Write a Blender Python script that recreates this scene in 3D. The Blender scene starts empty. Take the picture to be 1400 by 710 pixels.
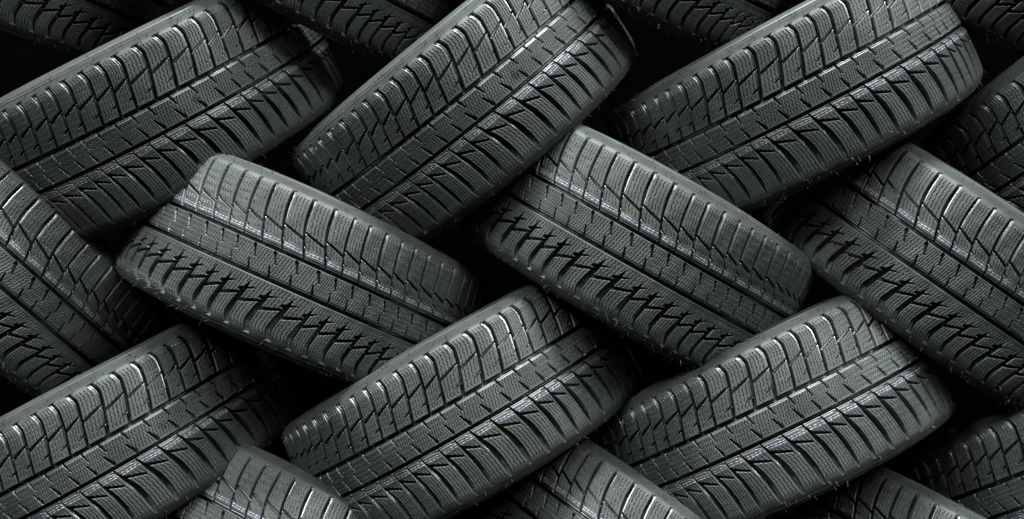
# A wall of interlaced (herringbone-stacked) winter tyres, close up, dark studio light.
import bpy, math, random
import numpy as np
from mathutils import Vector, Matrix

random.seed(7); np.random.seed(7)
C = bpy.data.collections.new("tyre_wall"); bpy.context.scene.collection.children.link(C)

# ------------------------------------------------------------------ units
PX = 0.00107                 # metres per photograph pixel in the plane of the hubs
DC = 1200.0                  # camera distance to that plane, in the same pixels
R_PX = 237.0                 # tyre outer radius in those pixels
RQ = 279.0                   # outer radius in tread-pattern units
Q = R_PX*PX/RQ               # one tread-pattern unit in metres
ZC = 1.15                    # height of the picture centre above ground

# ------------------------------------------------------------------ materials
def new_mat(name):
    m = bpy.data.materials.new(name); m.use_nodes = True
    nt = m.node_tree
    for n in list(nt.nodes): nt.nodes.remove(n)
    out = nt.nodes.new('ShaderNodeOutputMaterial')
    b = nt.nodes.new('ShaderNodeBsdfPrincipled')
    nt.links.new(b.outputs[0], out.inputs[0])
    return m, nt, b

def rubber(name, base, dust, r_top, r_groove, bump=0.25, use_attr=True):
    m, nt, b = new_mat(name)
    L = nt.links.new
    tc = nt.nodes.new('ShaderNodeTexCoord')
    oi = nt.nodes.new('ShaderNodeObjectInfo')
    vadd = nt.nodes.new('ShaderNodeVectorMath'); vadd.operation = 'ADD'
    L(tc.outputs['Object'], vadd.inputs[0])
    cmb = nt.nodes.new('ShaderNodeCombineXYZ')
    mul = nt.nodes.new('ShaderNodeMath'); mul.operation = 'MULTIPLY'; mul.inputs[1].default_value = 40
    L(oi.outputs['Random'], mul.inputs[0])
    for i in range(3): L(mul.outputs[0], cmb.inputs[i])
    L(cmb.outputs[0], vadd.inputs[1])
    def noise(scale, detail, rough=0.5):
        n = nt.nodes.new('ShaderNodeTexNoise'); n.inputs['Scale'].default_value = scale
        n.inputs['Detail'].default_value = detail; n.inputs['Roughness'].default_value = rough
        L(vadd.outputs[0], n.inputs['Vector']); return n
    def ramp(src, a, ca, bb, cb):
        r = nt.nodes.new('ShaderNodeValToRGB'); r.color_ramp.elements[0].position = a
        r.color_ramp.elements[0].color = (*ca, 1); r.color_ramp.elements[1].position = bb
        r.color_ramp.elements[1].color = (*cb, 1); L(src, r.inputs[0]); return r
    n1 = noise(14, 5, 0.6)           # broad dust film
    n2 = noise(1500, 3, 0.7)         # grain
    n3 = noise(420, 2, 0.5)          # small blotches
    c1 = ramp(n1.outputs['Fac'], 0.35, base, 0.75, dust)
    mx = nt.nodes.new('ShaderNodeMix'); mx.data_type = 'RGBA'; mx.blend_type = 'MULTIPLY'
    mx.inputs['Factor'].default_value = 1.0
    c2 = ramp(n2.outputs['Fac'], 0.3, (0.5,)*3, 0.72, (1.6,)*3)
    L(c1.outputs[0], mx.inputs['A']); L(c2.outputs[0], mx.inputs['B'])
    # specks of dust and chalk
    vo = nt.nodes.new('ShaderNodeTexVoronoi'); vo.inputs['Scale'].default_value = 210
    L(vadd.outputs[0], vo.inputs['Vector'])
    n4 = noise(60, 2)
    sub = nt.nodes.new('ShaderNodeMath'); sub.operation = 'MULTIPLY_ADD'
    L(n4.outputs['Fac'], sub.inputs[0]); sub.inputs[1].default_value = 0.42; sub.inputs[2].default_value = -0.20
    lt = nt.nodes.new('ShaderNodeMath'); lt.operation = 'LESS_THAN'
    L(vo.outputs['Distance'], lt.inputs[0]); L(sub.outputs[0], lt.inputs[1])
    mx2 = nt.nodes.new('ShaderNodeMix'); mx2.data_type = 'RGBA'
    sc = nt.nodes.new('ShaderNodeMath'); sc.operation = 'MULTIPLY'; sc.inputs[1].default_value = 0.5
    L(lt.outputs[0], sc.inputs[0]); L(sc.outputs[0], mx2.inputs['Factor'])
    L(mx.outputs['Result'], mx2.inputs['A']); mx2.inputs['B'].default_value = (0.16, 0.17, 0.165, 1)
    L(mx2.outputs['Result'], b.inputs['Base Color'])
    # roughness: moulded groove faces are glossier than the bloomed block tops
    rr = nt.nodes.new('ShaderNodeMapRange'); rr.inputs['To Min'].default_value = r_top
    rr.inputs['To Max'].default_value = r_groove
    if use_attr:
        at = nt.nodes.new('ShaderNodeAttribute'); at.attribute_name = 'groove'
        L(at.outputs['Fac'], rr.inputs['Value']); rr.clamp = False
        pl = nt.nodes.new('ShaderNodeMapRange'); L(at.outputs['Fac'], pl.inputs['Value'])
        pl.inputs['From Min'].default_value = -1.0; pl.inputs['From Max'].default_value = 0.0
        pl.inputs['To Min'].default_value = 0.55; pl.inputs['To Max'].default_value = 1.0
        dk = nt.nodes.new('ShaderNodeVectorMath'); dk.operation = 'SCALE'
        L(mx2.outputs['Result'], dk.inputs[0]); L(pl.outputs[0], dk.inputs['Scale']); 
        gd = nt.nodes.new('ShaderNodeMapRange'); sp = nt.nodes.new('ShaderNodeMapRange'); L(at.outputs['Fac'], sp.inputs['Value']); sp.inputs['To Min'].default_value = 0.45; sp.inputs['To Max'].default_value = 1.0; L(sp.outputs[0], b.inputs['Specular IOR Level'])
        cw = nt.nodes.new('ShaderNodeMapRange'); L(at.outputs['Fac'], cw.inputs['Value']); L(cw.outputs[0], b.inputs['Coat Weight'])
        b.inputs['Coat IOR'].default_value = 2.0; b.inputs['Coat Roughness'].default_value = 0.31
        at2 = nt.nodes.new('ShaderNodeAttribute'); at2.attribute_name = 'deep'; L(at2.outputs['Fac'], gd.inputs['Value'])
        gd.inputs['To Min'].default_value = 1.0; gd.inputs['To Max'].default_value = 0.10   # shade painted into the base colour of grooves and sipes
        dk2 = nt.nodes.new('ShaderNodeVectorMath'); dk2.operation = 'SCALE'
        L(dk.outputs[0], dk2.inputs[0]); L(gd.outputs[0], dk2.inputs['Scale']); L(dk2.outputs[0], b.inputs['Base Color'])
    else: rr.inputs['Value'].default_value = 0.0
    ad = nt.nodes.new('ShaderNodeMath'); ad.operation = 'MULTIPLY_ADD'
    L(n3.outputs['Fac'], ad.inputs[0]); ad.inputs[1].default_value = 0.16; L(rr.outputs[0], ad.inputs[2])
    ad2 = nt.nodes.new('ShaderNodeMath'); ad2.operation = 'SUBTRACT'; ad2.inputs[1].default_value = 0.08
    L(ad.outputs[0], ad2.inputs[0]); L(ad2.outputs[0], b.inputs['Roughness'])
    if not use_attr: b.inputs['Specular IOR Level'].default_value = 0.45
    bp = nt.nodes.new('ShaderNodeBump'); bp.inputs['Strength'].default_value = bump
    bp.inputs['Distance'].default_value = 0.0006
    if use_attr:                                    # grain only on the block tops
        mm = nt.nodes.new('ShaderNodeMapRange'); L(at.outputs['Fac'], mm.inputs['Value'])
        mm.inputs['To Min'].default_value = bump; mm.inputs['To Max'].default_value = 0.04
        L(mm.outputs[0], bp.inputs['Strength'])
    n5 = noise(900, 3, 0.6)
    L(n5.outputs['Fac'], bp.inputs['Height']); L(bp.outputs[0], b.inputs['Normal'])
    return m

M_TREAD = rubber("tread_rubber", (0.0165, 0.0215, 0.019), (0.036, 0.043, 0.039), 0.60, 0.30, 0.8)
M_SIDE  = rubber("sidewall_rubber", (0.026, 0.031, 0.029), (0.040, 0.046, 0.043), 0.42, 0.42, 0.15, False)
M_LINER = rubber("inner_liner_rubber", (0.012, 0.013, 0.013), (0.02, 0.02, 0.02), 0.6, 0.6, 0.1, False)

def stripe_mat():
    m, nt, b = new_mat("lilac_marking_paint")
    tc = nt.nodes.new('ShaderNodeTexCoord')
    n = nt.nodes.new('ShaderNodeTexNoise'); n.inputs['Scale'].default_value = 260; n.inputs['Detail'].default_value = 4
    r = nt.nodes.new('ShaderNodeValToRGB')
    r.color_ramp.elements[0].position = 0.38; r.color_ramp.elements[0].color = (0.115, 0.11, 0.15, 1)
    r.color_ramp.elements[1].position = 0.62; r.color_ramp.elements[1].color = (0.38, 0.36, 0.47, 1)
    nt.links.new(tc.outputs['Object'], n.inputs['Vector']); nt.links.new(n.outputs['Fac'], r.inputs[0])
    nt.links.new(r.outputs[0], b.inputs['Base Color']); b.inputs['Roughness'].default_value = 0.6
    return m
M_STRIPE = stripe_mat()
# ------------------------------------------------------------------ tread pattern (height field)
NP_ = 66                                            # pitches round the tyre
fac = np.array([1.0,1.14,1.0,0.86,0.86,1.0,1.14,1.14,0.9,0.86,1.0,1.1,0.9,1.0,1.14,0.86,0.92,1.0]*4)[:66]
rs = np.random.RandomState(3); rs.shuffle(fac)
edges = np.concatenate([[0], np.cumsum(fac)]); edges = edges/edges[-1]*2*np.pi - np.pi
P = 32.0                                            # standard pitch length in Q
def theta_to_X(th): return np.interp(th, edges, np.arange(NP_+1)*P)

W = 205.0
YA, YB = W/2, -W/2
VS = 0.94                                           # the pattern is spread a little wider than drawn
G1 = YA - 80.0                                      # groove between shoulder A and the rib
G2 = YA - 118.0                                     # groove between the rib and shoulder B
LA_Y = np.array([-12, -17, -25, -42, -58, -70, -80.])
LA_X = np.array([ -1.5, 1.5, 3.6, -0.8, -6.5, -10, -14.])
LA_W = np.array([4.9, 4.7, 4.5, 4.3, 3.9, 3.1, 2.1])         # half widths
LB_Y = np.array([-118, -124, -131, -140, -153, -170, -186, -194.])
LB_X = np.array([0, 3, 6.5, 10.5, 15.8, 20, 21.8, 22.0])
LB_W = np.array([1.0, 1.3, 2.1, 3.8, 4.8, 4.7, 3.7, 2.2])

def soften(ys, *cols):
    """resample the control polylines as smooth curves"""
    t = np.linspace(ys[0], ys[-1], 161); k = np.hanning(33); k /= k.sum(); out = [t]
    for c in cols:
        v = np.interp(-t, -ys, c); pad = np.concatenate([2*v[0]-v[16:0:-1], v, 2*v[-1]-v[-2:-18:-1]])
        out.append(np.convolve(pad, k, 'valid'))
    return out
LA_Y, LA_X, LA_W = soften(LA_Y, LA_X, LA_W)
LB_Y, LB_X, LB_W = soften(LB_Y, LB_X, LB_W)

def smooth(e0, e1, x):
    t = np.clip((x-e0)/(e1-e0), 0, 1); return t*t*(3-2*t)

def seg_cut(X, Y, a, b, wa, wb):
    """signed distance-like value (<0 inside) to a tapered straight cut from a to b"""
    ax, ay = a; bx, by = b
    dx, dy = bx-ax, by-ay; L2 = dx*dx+dy*dy
    t = np.clip(((X-ax)*dx+(Y-ay)*dy)/L2, 0, 1)
    d = np.hypot(X-ax-t*dx, Y-ay-t*dy)
    return d-(wa+(wb-wa)*t)

def groove_of(d, wall):                            # 1 in the cut, 0 on the block
    return 1-smooth(-wall, 0.25, d)

STYLE = ['up']                                      # two tyre designs: 'up' leans up to the right, 'dn' down
def pattern(X, V):
    """depth below the tread surface, in Q, at pattern coordinate X (along) and V (across)."""
    Yv = V*VS - YA                                    # 0 at the A edge, going negative
    Xm = np.mod(X, P)
    depth = np.zeros_like(X)
    # --- lateral grooves of shoulder A
    dn = STYLE[0] == 'dn'
    cx = np.interp(-Yv, -LA_Y, LA_X); hw = np.interp(-Yv, -LA_Y, LA_W)
    inA = (Yv < -10.5) & (Yv > (-71 if dn else -81))
    if dn: hw = hw*np.interp(-Yv, [0, 30, 58, 70.5], [0.8, 1.15, 0.95, 0.15])
    dl = (Xm-cx+P/2) % P - P/2
    # the floor slopes down from the -X side to a steep wall on the +X side
    dA = np.maximum(np.abs(dl+0.4)-hw, (Yv+10.5)*1.0)
    uA = np.clip((dl+0.4)/hw, -1, 1)
    # a nearly flat floor on the -X side, then a deep slot under the +X wall
    slotA = smooth(-0.9, -0.5, uA) if dn else smooth(-0.08, 0.16, uA); slotA = slotA+(1-slotA)*smooth(-62, -74, Yv)
    flA = np.interp(-Yv, [10, 13, 20, 60, 80], [1.3, 1.8, 2.6, 3.2, 4.0])
    dpt = np.interp(-Yv, [10, 14, 24, 40, 80], [2.0, 5.0, 10.0, 13.0, 13.0])
    depth = np.maximum(depth, np.where(inA, groove_of(dA, 0.8)*(flA+(dpt-flA)*slotA), 0))
    cand = []
    for k in (-2, -1, 0, 1, 2, 3):
        o = k*P
        # T-hook at the outer end
        cand.append((seg_cut(Xm, Yv, (o-2, -12.0), (o+6.5, -10.6), 1.3, 0.5), 1.4, 0.8))
        if dn:
            # bold slash across the block and a second one over the tip of the lateral
            cand.append((seg_cut(Xm, Yv, (o-1, -52.5), (o+P-5, -43.5), 1.7, 2.3), 9.5, 1.0))
            cand.append((seg_cut(Xm, Yv, (o-20, -64), (o+0, -57), 0.6, 2.2), 9.5, 0.9))
        else:
            # long diagonal through the block and the short tick hanging off the next lateral
            cand.append((seg_cut(Xm, Yv, (o-1, -50), (o+P-1, -41), 2.1, 1.5), 7.5, 1.3))
            cand.append((seg_cut(Xm, Yv, (o-21, -68), (o-9, -64), 0.7, 1.6), 7.0, 0.9))
        # rib notches
        cand.append((seg_cut(Xm, Yv, (o+2, -83), (o+6, -94.5), 1.9, 1.0), 8.0, 0.8))
        cand.append((seg_cut(Xm, Yv, (o+0, -100), (o+7, -113), 1.2, 2.4), 8.0, 0.8))
        # shoulder B diagonal and tick
        if dn:
            cand.append((seg_cut(Xm, Yv, (o+12, -142), (o+16+P, -151), 1.7, 1.3), 8.0, 1.0))
            cand.append((seg_cut(Xm, Yv, (o+9, -136), (o-1, -131.5), 1.3, 0.5), 6.0, 0.8))
        else:
            cand.append((seg_cut(Xm, Yv, (o+8, -133.5), (o+35, -143), 2.1, 1.4), 8.0, 1.2))
            cand.append((seg_cut(Xm, Yv, (o-7, -122.6), (o+1, -123.4), 0.4, 0.9), 4.0, 0.8))
    for d, dep, wl in cand:
        depth = np.maximum(depth, groove_of(d, wl)*dep)
    # --- lateral grooves of shoulder B
    cxB = np.interp(-Yv, -LB_Y, LB_X); hwB = np.interp(-Yv, -LB_Y, LB_W)
    if dn: hwB = np.interp(-Yv, [117, 135, 160, 190], [1.6, 2.3, 3.6, 3.6])
    inB = (Yv < -117) & (Yv > -196)
    dlB = (Xm-cxB+P/2) % P - P/2
    dB = np.maximum(np.abs(dlB+0.4)-hwB, -(Yv+194))
    uB = np.clip((dlB+0.4)/hwB, -1, 1)
    slotB = smooth(-0.1, 0.12, uB) if dn else smooth(-0.65, -0.35, uB)
    flB = np.interp(-Yv, [117, 130, 180, 194], [3.0, 3.0, 2.4, 1.6] if dn else [3.0, 3.0, 2.2, 0.5])
    if dn: flB = flB-0.6+0.9*(uB+1)
    dpB = np.interp(-Yv, [117, 128, 172, 184, 194], [10.0, 13.0, 12.0, 7.0, 0.3])
    depth = np.maximum(depth, np.where(inB, groove_of(dB, 0.7)*(flB+(dpB-flB)*slotB), 0))
    # --- circumferential grooves, each with a chamfered lower lip
    for g, hwid in ((-80.0, 2.6), (-118.0, 2.4)):
        d = np.abs(Yv-g)-hwid
        depth = np.maximum(depth, groove_of(d, 1.0)*12.0)
        lip = (1-smooth(0.0, 0.5, np.abs(Yv-(g-hwid-1.0))-1.2))*1.3
        depth = np.maximum(depth, lip)
    # --- sipes
    margin = np.minimum(np.abs(dl)-hw, 99)
    zig = 2.0*np.abs(((Yv/6.5) % 1.0)-0.5)*2-1.0
    nA = 6
    ph = ((Xm-cx)/P*nA) % 1.0
    dS = np.abs((ph-0.5)*P/nA + zig*0.6)
    onA = (Yv < -15) & (Yv > -75) & (margin > 1.4)
    sip = np.where(onA, 1-smooth(0.24, 0.52, dS), 0)*3.0
    # rib
    phr = ((Xm-0.25*(Yv+99))/P*7) % 1.0
    dR = np.abs((phr-0.5)*P/7 + (2*np.abs(((Yv/6.0) % 1.0)-0.5)*2-1)*0.7)
    onR = (Yv < -86) & (Yv > -113)
    sip = np.maximum(sip, np.where(onR, 1-smooth(0.22, 0.52, dR), 0)*2.6)
    # shoulder B
    marB = np.abs(dlB)-hwB
    phb = ((Xm-cxB)/P*6) % 1.0
    zb = 2.0*np.abs(((Yv/9.0) % 1.0)-0.5)*2-1.0
    dBs = np.abs((phb-0.5)*P/6 + zb*0.6)
    onB = (Yv < -132.5) & (Yv > -189) & (marB > 1.3)
    sip = np.maximum(sip, np.where(onB, 1-smooth(0.22, 0.5, dBs), 0)*2.9)
    depth = np.maximum(depth, sip)
    return depth, sip

# cross-section: arc length c (0 in the middle of the tread) -> (y, r) and outward normal
def build_section():
    # crown radius ~900 Q, shoulder rounding radius 34 Q, then the flank
    cs, ys, rs_, ny, nr = [], [], [], [], []
    half_flat = 86.0
    R1 = 850.0; R2 = 26.0
    a1 = half_flat/R1
    y1 = R1*math.sin(a1); r1 = RQ-R1*(1-math.cos(a1))
    amax = math.radians(66)
    c_end = half_flat + R2*(amax-a1)
    n = 400
    for c in np.linspace(-c_end, c_end, n):
        s = 1 if c >= 0 else -1; a = abs(c)
        if a <= half_flat:
            t = a/R1; y = R1*math.sin(t); r = RQ-R1*(1-math.cos(t))
        else:
            t = a1+(a-half_flat)/R2
            y = y1+R2*(math.sin(t)-math.sin(a1)); r = r1-R2*(math.cos(a1)-math.cos(t))
        cs.append(c); ys.append(s*y); rs_.append(r); ny.append(s*math.sin(t)); nr.append(math.cos(t))
    return [np.array(v) for v in (cs, ys, rs_, ny, nr)], c_end
SEC, CEND = build_section()
YEND, REND = SEC[1][-1], SEC[2][-1]

def surface(th, V, lift=0.0, with_depth=True):
    X = theta_to_X(th)
    if with_depth: dep, sip = pattern(X, V)
    else: dep = np.zeros_like(X); sip = dep
    y = np.interp(V, SEC[0], SEC[1]); r = np.interp(V, SEC[0], SEC[2])
    ny = np.interp(V, SEC[0], SEC[3]); nr = np.interp(V, SEC[0], SEC[4])
    # moulding ridges on the plain shoulder band
    rid = 0.8*np.exp(-((np.abs(V)-105.5)/0.8)**2)+0.9*np.exp(-((np.abs(V)-111.0)/0.9)**2)
    # slow unevenness of the rubber
    wob = 0.35*np.sin(th*23+V*0.05)+0.25*np.sin(th*57-V*0.09)
    h = lift-dep+rid*(1 if with_depth else 1)+wob
    yy = y+ny*h; rr = r+nr*h
    return np.stack([rr*np.sin(th), yy, rr*np.cos(th)], -1)*Q, dep, sip

def grid_mesh(name, co, keep=None, mats=(), attr=None, attr2=None, wrap=False):
    nu, nv = co.shape[:2]
    idx = np.arange(nu*nv).reshape(nu, nv)
    if wrap: idx = np.vstack([idx, idx[:1]])
    a = idx[:-1, :-1]; b = idx[1:, :-1]; c = idx[1:, 1:]; d = idx[:-1, 1:]
    f = np.stack([a, b, c, d], -1).reshape(-1, 4)
    if keep is not None: f = f[keep.reshape(-1)]
    v = co.reshape(-1, 3)
    if keep is not None:
        used = np.unique(f); rem = -np.ones(len(v), int); rem[used] = np.arange(len(used))
        v = v[used]; f = rem[f]
        if attr is not None: attr = attr.reshape(-1)[used]
    me = bpy.data.meshes.new(name)
    me.vertices.add(len(v)); me.vertices.foreach_set('co', v.astype(np.float32).ravel())
    me.loops.add(len(f)*4); me.loops.foreach_set('vertex_index', f.astype(np.int32).ravel())
    me.polygons.add(len(f))
    me.polygons.foreach_set('loop_start', (np.arange(len(f))*4).astype(np.int32))
    me.polygons.foreach_set('loop_total', np.full(len(f), 4, np.int32))
    me.polygons.foreach_set('use_smooth', np.ones(len(f), bool))
    me.update(calc_edges=True); me.validate()
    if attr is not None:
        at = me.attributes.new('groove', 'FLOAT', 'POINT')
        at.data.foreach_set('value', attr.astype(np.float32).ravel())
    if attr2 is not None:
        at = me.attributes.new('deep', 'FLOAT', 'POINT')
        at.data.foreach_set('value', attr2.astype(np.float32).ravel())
    for m in mats: me.materials.append(m)
    return me

# tread: fine over the half that faces out, coarser round the back
fine = math.radians(96)
n_f = int(2*fine*RQ/0.5)
th = np.concatenate([np.linspace(-fine, fine, n_f), np.linspace(fine, 2*math.pi-fine, 420)[1:-1]])
th = np.where(th > math.pi, th-2*math.pi, th)
V = np.linspace(-CEND, CEND, int(2*CEND/0.5))
TH, VV = np.meshgrid(th, V, indexing='ij')
sv = np.linspace((YA-133)/VS, (YA-122.5)/VS, 30)
sth = np.linspace(-fine, fine, int(2*fine*RQ/0.9))
STH, SV = np.meshgrid(sth, sv, indexing='ij')
ME_TREAD, ME_STRIPE = {}, {}
for style in ('up', 'dn'):
    STYLE[0] = style
    co, dep, sip = surface(TH, VV)
    YY = VV*VS-YA
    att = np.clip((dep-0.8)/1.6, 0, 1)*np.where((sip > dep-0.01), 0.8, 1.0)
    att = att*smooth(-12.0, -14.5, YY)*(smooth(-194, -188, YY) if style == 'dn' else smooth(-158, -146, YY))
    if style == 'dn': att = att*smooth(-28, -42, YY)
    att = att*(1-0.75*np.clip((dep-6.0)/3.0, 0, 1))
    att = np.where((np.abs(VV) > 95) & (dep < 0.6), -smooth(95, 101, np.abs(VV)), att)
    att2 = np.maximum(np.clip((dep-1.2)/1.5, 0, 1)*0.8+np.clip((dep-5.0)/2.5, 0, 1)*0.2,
                      np.clip(sip/2.0, 0, 1)*(sip > dep-0.01))  # weight of the painted shade, stronger the deeper the cut
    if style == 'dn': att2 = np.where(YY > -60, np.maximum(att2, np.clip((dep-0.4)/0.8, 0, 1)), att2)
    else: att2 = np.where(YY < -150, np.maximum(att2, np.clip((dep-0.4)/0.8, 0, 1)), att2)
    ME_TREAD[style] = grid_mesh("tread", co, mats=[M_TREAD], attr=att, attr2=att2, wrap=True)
    # marking stripe: two rows of dashes painted on the block tops beside groove G2
    sco, sdep, _ = surface(STH, SV, lift=0.3)
    mid_th = (STH[:-1, :-1]+STH[1:, 1:])/2; mid_v = (SV[:-1, :-1]+SV[1:, 1:])/2*VS-YA
    md = np.maximum.reduce([sdep[:-1, :-1], sdep[1:, :-1], sdep[1:, 1:], sdep[:-1, 1:]])
    arc = mid_th*RQ
    sl = arc + mid_v*0.9
    wv = 0.35*np.sin(arc/9.0)
    line1 = (np.abs(mid_v+126.3-wv) < 0.55) & (((sl/5.6) % 1.0) < 0.74)
    line2 = (np.abs(mid_v+129.1-wv) < 0.55) & ((((sl+2.8)/5.6) % 1.0) < 0.74)
    ME_STRIPE[style] = grid_mesh("marking_stripe", sco, keep=(line1 | line2) & (md < 1.1), mats=[M_STRIPE])
STYLE[0] = 'up'

# sidewalls, beads and liner: lathed profiles (y, r) in Q
def catmull(pts, n=10):
    pts = [pts[0]]+list(pts)+[pts[-1]]; out = []
    for i in range(1, len(pts)-2):
        p0, p1, p2, p3 = [np.array(p, float) for p in pts[i-1:i+3]]
        for k in range(n):
            t = k/n
            out.append(0.5*((2*p1)+(-p0+p2)*t+(2*p0-5*p1+4*p2-p3)*t*t+(-p0+3*p1-3*p2+p3)*t**3))
    out.append(np.array(pts[-2], float)); return np.array(out)
def lathe(name, prof, mat, seg=260, flip=False):
    a = np.linspace(-math.pi, math.pi, seg, endpoint=False)
    if flip: prof = prof[::-1]
    A, I = np.meshgrid(a, np.arange(len(prof)), indexing='ij')
    y = prof[I, 0]; r = prof[I, 1]
    return grid_mesh(name, np.stack([r*np.sin(A), y, r*np.cos(A)], -1)*Q, mats=[mat], wrap=True)
def side_profile(s):
    p = catmull([(YEND, REND), (YEND+1.2, REND-8), (YEND+2.5, REND-22), (114, RQ-58), (114, RQ-76), (109, RQ-92), (101, RQ-104)], 16)
    # raised rings and the rim-protecting rib
    for r0, h, w in ((REND-6, 1.5, 1.4), (REND-13, 1.1, 1.2), (RQ-82, 2.2, 3.0), (RQ-96, 2.0, 2.2)):
        p[:, 0] += h*np.exp(-((p[:, 1]-r0)/w)**2)
    p[:, 0] *= s; return p
ME_SIDE = {s: lathe("sidewall", side_profile(s), M_SIDE, flip=(s < 0)) for s in (1, -1)}
def bead_profile(s):
    p = catmull([(101, RQ-104), (97, RQ-112), (91, RQ-116.5), (83, RQ-116), (78, RQ-110), (81, RQ-100)], 6); p[:, 0] *= s; return p
ME_BEAD = {s: lathe("bead", bead_profile(s), M_SIDE, flip=(s < 0)) for s in (1, -1)}
ME_LINER = lathe("inner_liner", catmull([(81, RQ-100), (96, RQ-80), (98, RQ-52), (84, RQ-27), (50, RQ-19), (0, RQ-17), (-50, RQ-19), (-84, RQ-27), (-98, RQ-52), (-96, RQ-80), (-81, RQ-100)], 5), M_LINER)

# moulding hairs (vent spews) left on the shoulders
def hairs_mesh(seed):
    r_ = random.Random(seed); vs, fs = [], []
    for k in range(190):
        t = r_.uniform(-1.6, 1.6); s = r_.choice((1, 1, -1))
        v = s*r_.choice((r_.uniform(97, 104), r_.uniform(104, CEND-1), r_.uniform(88, 97)))
        p, _, _ = surface(np.array([t]), np.array([v]), lift=-0.3); p = Vector(p[0])
        ny = float(np.interp(v, SEC[0], SEC[3])); nr = float(np.interp(v, SEC[0], SEC[4]))
        n = Vector((nr*math.sin(t), ny, nr*math.cos(t)))
        n = (n+Vector((r_.gauss(0, .28), r_.gauss(0, .28), r_.gauss(0, .28)))).normalized()
        L = r_.uniform(3, 9.5)*Q; w = 0.45*Q
        e1 = n.orthogonal().normalized(); e2 = n.cross(e1)
        bend = (e1*r_.gauss(0, .25)+e2*r_.gauss(0, .25))*L
        b0 = len(vs)
        for lvl, (f, ww) in enumerate(((0, 1), (0.55, .75), (1, .35))):
            cpt = p+n*L*f+bend*f*f
            for j in range(3):
                a = j*2.094; vs.append(cpt+(e1*math.cos(a)+e2*math.sin(a))*w*ww)
        for lvl in range(2):
            for j in range(3):
                a = b0+lvl*3+j; b = b0+lvl*3+(j+1) % 3
                fs.append((a, b, b+3, a+3))
        fs.append((b0+6, b0+7, b0+8))
    me = bpy.data.meshes.new("vent_hair"); me.from_pydata([tuple(v) for v in vs], [], fs)
    me.materials.append(M_SIDE); me.update(); return me
ME_HAIR = [hairs_mesh(s) for s in range(4)]

# snowflake mark moulded into the rib
def flake_mesh():
    vs, fs = [], []
    def bar(p, q, w):
        d = Vector(q)-Vector(p); n = Vector((-d.y, d.x)).normalized()*w
        pts = [Vector(p)+n, Vector(p)-n, Vector(q)-n, Vector(q)+n]; b = len(vs)
        for lift in (0.0, 1.0):
            for c in pts:
                t = c.x/RQ; v = (YA-99)/VS+c.y
                s_, _, _ = surface(np.array([t]), np.array([v]), lift=lift-0.1+(0.0), with_depth=False)
                vs.append(tuple(s_[0]))
        fs.extend([(b+4, b+7, b+6, b+5)]+[(b+i, b+4+i, b+4+(i+1) % 4, b+(i+1) % 4) for i in range(4)])
    for k in range(6):
        a = k*math.pi/3; u = Vector((math.cos(a), math.sin(a)))
        bar((0, 0), u*6.0, 0.45)
        for s in (1, -1):
            w = Vector((math.cos(a+s*.8), math.sin(a+s*.8)))
            bar(u*3.2, u*3.2+w*2.2, 0.38)
    me = bpy.data.meshes.new("snowflake_mark"); me.from_pydata(vs, [], fs); me.materials.append(M_TREAD); me.update()
    return me
ME_FLAKE = flake_mesh()

# ------------------------------------------------------------------ the tyre and its copies
def link(name, data, parent=None):
    o = bpy.data.objects.new(name, data); C.objects.link(o); o.parent = parent; return o

def make_tyre():
    root = link("tyre", None); root.empty_display_size = 0.1
    t = link("tread", ME_TREAD["up"], root)
    link("marking_stripe", ME_STRIPE["up"], root)["label"] = "thin dashed lilac double line along the tread"
    for s in (1, -1):
        sw = link("sidewall", ME_SIDE[s], root); link("bead", ME_BEAD[s], sw)
    link("inner_liner", ME_LINER, root)
    h = link("vent_hair", ME_HAIR[0], root); h["kind"] = "stuff"
    return root
proto = make_tyre()
def copy_tree(o, parent=None):
    c = o.copy(); C.objects.link(c); c.parent = parent
    for ch in list(o.children):
        copy_tree(ch, c)
    return c

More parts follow.
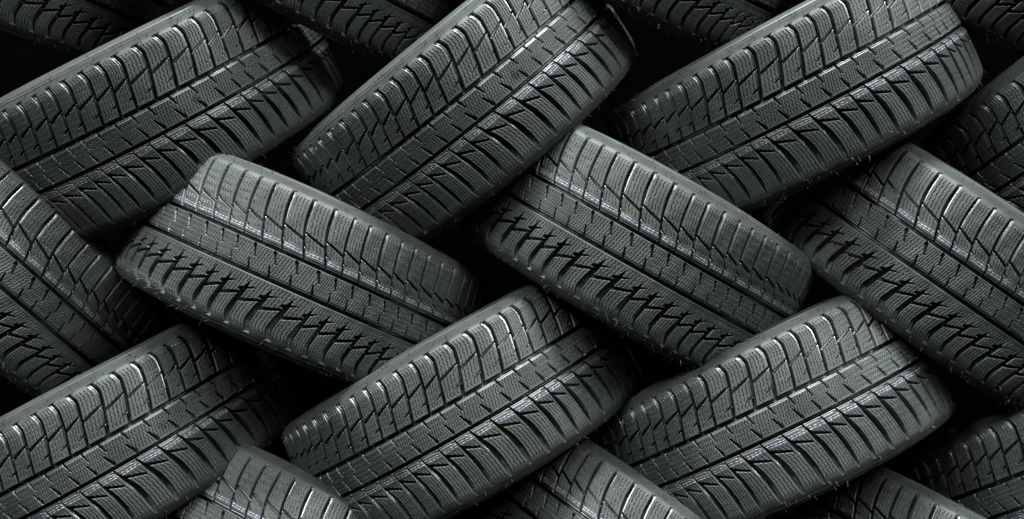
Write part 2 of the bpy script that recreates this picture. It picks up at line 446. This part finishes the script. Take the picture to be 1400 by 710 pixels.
# (hub x, hub y in photo pixels; lean angle of the band; bow tilt; spin; flake spin or None; scale; depth; label)
G_UP = "tyres leaning up to the right"
G_DN = "tyres leaning down to the right"
LAY = [
 # unseen tyres of the next row up, added to block overhead light
 ( 225,-285, 29, 3, 2, None, "black tyre above the picture over the top left tyre, out of view"),
 ( 650,-290, 30, 3, 4, None, "black tyre above the picture over the steepest tyre, out of view"),
 (1085,-300, 27, 3, -3, None, "black tyre above the picture over the top right tyre, out of view"),
 # row cut by the top edge, leaning down to the right
 (-10, -82, -24, 0,  3, None, "black winter tyre in the top left corner, only its lower shoulder blocks in view"),
 (409, -94, -29, 0, -4, None, "black tyre cut by the top edge, between the two big leaning tyres left of centre"),
 (860, -112, -27.6, 0,  6, None, "black tyre cut by the top edge, right of centre, dim lower shoulder showing"),
 (1290, -114, -28.6, 0, -2, None, "dark tyre barely showing in the top right corner"),
 # upper row leaning up to the right
 (226, 143, 27.5, 3,  0, 8,  "top left tyre leaning up to the right, lilac dashes and snowflake mark on its tread"),
 (631, 143, 39,   3,  4, 17, "steepest leaning tyre, at top centre, bright grooves along its upper shoulder"),
 (1066, 137, 27,   3, -3, None, "top right tyre leaning up to the right, its whole tread width in view"),
 (1484, 140, 36,   3,  5, None, "dim tyre at the right edge, behind the tyre with bright shoulder grooves"),
 # middle row leaning down to the right
 (0, 357, -41,  0, -6, None, "tyre cut by the left edge at mid height, leaning steeply down to the right"),
 (424, 380, -24,  0,  2, None, "middle row tyre left of centre, lilac dashed line near its upper shoulder, lying flattest"),
 (862, 333, -29.5, 0, -2, None, "tyre right of the centre leaning down to the right, bright grooves at its upper left"),
 (1266, 347, -34.5,  0,  5, None, "tyre at the right of the middle row, cut by the right edge of the picture"),
 # lower row leaning up to the right
 (174, 594, 29.5, 3, -3, 9, "lower left tyre leaning up to the right, snowflake mark on its centre rib"),
 (636, 552, 30,   3,  2, None, "lower centre tyre leaning up to the right, bright hooked grooves near its top corner"),
 (1038, 569, 25.5, 3, -5, None, "lower right tyre leaning up to the right at the shallowest angle"),
 (1474, 628, 22,   3,  4, None, "dark tyre in the lower right corner behind two bright tyres"),
 # bottom row leaning down to the right
 (414, 776, -29,  0, -3, None, "tyre at the bottom edge left of centre, only its lit upper shoulder in view"),
 (850, 768, -37,  0,  3, None, "tyre at the bottom edge centre, its lilac dashes cut off by the edge"),
 (1270, 793, -30,  0, -5, None, "tyre with a small piece of lit shoulder showing at the bottom edge on the right"),
]
cam_pos = Vector((0, -DC*PX, ZC))
for i, (hx, hy, ang, bow, spin, flake, lab) in enumerate(LAY):
    up = ang > 0
    t = proto if i == 0 else copy_tree(proto)
    pos = Vector(((hx-700)*PX, 0, ZC+(355-hy)*PX))
    w = (cam_pos-pos).normalized()
    a = math.radians(ang)
    u = Vector((math.cos(a), 0, math.sin(a)))*(1 if up else -1)
    # keep the band's image direction: u must stay in the plane of view ray and image direction
    n = w.cross(u).normalized()
    u = n.cross(w).normalized()
    Mx = Matrix((u, n, w)).transposed()            # columns: X along, Y across (side A), Z to the camera
    Mx = Mx @ Matrix.Rotation(math.radians(bow), 3, 'X') @ Matrix.Rotation(math.radians(spin), 3, 'Y')
    t.matrix_world = Matrix.Translation(pos) @ Mx.to_4x4()
    t.rotation_mode = 'QUATERNION'
    t.matrix_world = Matrix.Translation(pos) @ Mx.to_4x4()
    t["label"] = lab; t["category"] = "tyre"; t["group"] = "interlaced winter tyres"
    for ch in t.children:
        if ch.name.startswith("vent_hair"): ch.data = ME_HAIR[i % 4]
        if not up and ch.name.startswith("tread"): ch.data = ME_TREAD["dn"]
        if not up and ch.name.startswith("marking_stripe"): ch.data = ME_STRIPE["dn"]
        if up and ch.name.startswith("tread"): ch.data = ME_TREAD["up"]
        if up and ch.name.startswith("marking_stripe"): ch.data = ME_STRIPE["up"]
    if flake is not None:
        f = link("snowflake_mark", ME_FLAKE, t); f.rotation_euler = (0, math.radians(flake-spin), 0)

# ------------------------------------------------------------------ setting
m, nt, b = new_mat("black_backdrop_cloth")
tc = nt.nodes.new('ShaderNodeTexCoord'); nn = nt.nodes.new('ShaderNodeTexNoise'); nn.inputs['Scale'].default_value = 30
rp = nt.nodes.new('ShaderNodeValToRGB'); rp.color_ramp.elements[0].color = (0.0002, 0.0002, 0.0002, 1); rp.color_ramp.elements[1].color = (0.0008, 0.0008, 0.0008, 1)
nt.links.new(tc.outputs['Object'], nn.inputs['Vector']); nt.links.new(nn.outputs['Fac'], rp.inputs[0]); nt.links.new(rp.outputs[0], b.inputs['Base Color'])
b.inputs['Roughness'].default_value = 0.95; b.inputs['Specular IOR Level'].default_value = 0.0
me = bpy.data.meshes.new("backdrop"); s = 4.0
me.from_pydata([(-s, 0.62, ZC-s), (s, 0.62, ZC-s), (s, 0.62, ZC+s), (-s, 0.62, ZC+s)], [], [(0, 1, 2, 3)])
me.materials.append(m); bd = link("backdrop", me); bd["kind"] = "structure"

# ------------------------------------------------------------------ light
def area(name, loc, target, sx, sy, power, col, xdir=None):
    l = bpy.data.lights.new(name, 'AREA'); l.shape = 'RECTANGLE'; l.size = sx; l.size_y = sy
    l.energy = power; l.color = col
    o = bpy.data.objects.new(name, l); C.objects.link(o); o.location = loc
    d = (Vector(target)-Vector(loc)).normalized()
    if xdir is None:
        o.rotation_euler = d.to_track_quat('-Z', 'Y').to_euler()
    else:
        z = -d; x = Vector(xdir); x = (x-z*x.dot(z)).normalized(); y = z.cross(x)
        o.rotation_euler = Matrix((x, y, z)).transposed().to_euler()
    return o
area("overhead_softbox", (0.0, -0.95, ZC+3.4), (0, -0.1, ZC), 1.4, 0.6, 590, (0.95, 1.0, 0.985))
area("low_wide_strip", (0.0, -3.1, ZC+1.5), (0, 0, ZC), 2.6, 0.10, 10, (0.97, 1.0, 0.99))
for s_ in (1, -1):
    area("inner_strip", (s_*0.8, -2.3, ZC+2.3), (0, 0, ZC), 0.9, 0.5, 46, (0.97, 1.0, 0.99), (s_*0.5, 0.3, 0.35))
    area("outer_strip", (s_*1.9, -1.75, ZC+1.95), (0, 0, ZC), 1.2, 0.6, 74, (0.97, 1.0, 0.99), (s_*0.5, 0.6, 0.3))
wd = bpy.data.worlds.new("World"); bpy.context.scene.world = wd; wd.use_nodes = True
bg = wd.node_tree.nodes.get('Background'); bg.inputs[0].default_value = (0.8, 1.0, 0.92, 1); bg.inputs[1].default_value = 0.02

# ------------------------------------------------------------------ camera
cd = bpy.data.cameras.new("camera"); cam = bpy.data.objects.new("camera", cd); C.objects.link(cam)
cam.location = cam_pos; cam.rotation_euler = (math.radians(90), 0, 0)
cd.sensor_width = 36; cd.lens = 36*DC/1400.0; cd.clip_start = 0.01; cd.clip_end = 100
sc = bpy.context.scene; sc.camera = cam
sc.view_settings.view_transform = 'Standard'; sc.view_settings.look = 'None'; sc.view_settings.exposure = 0
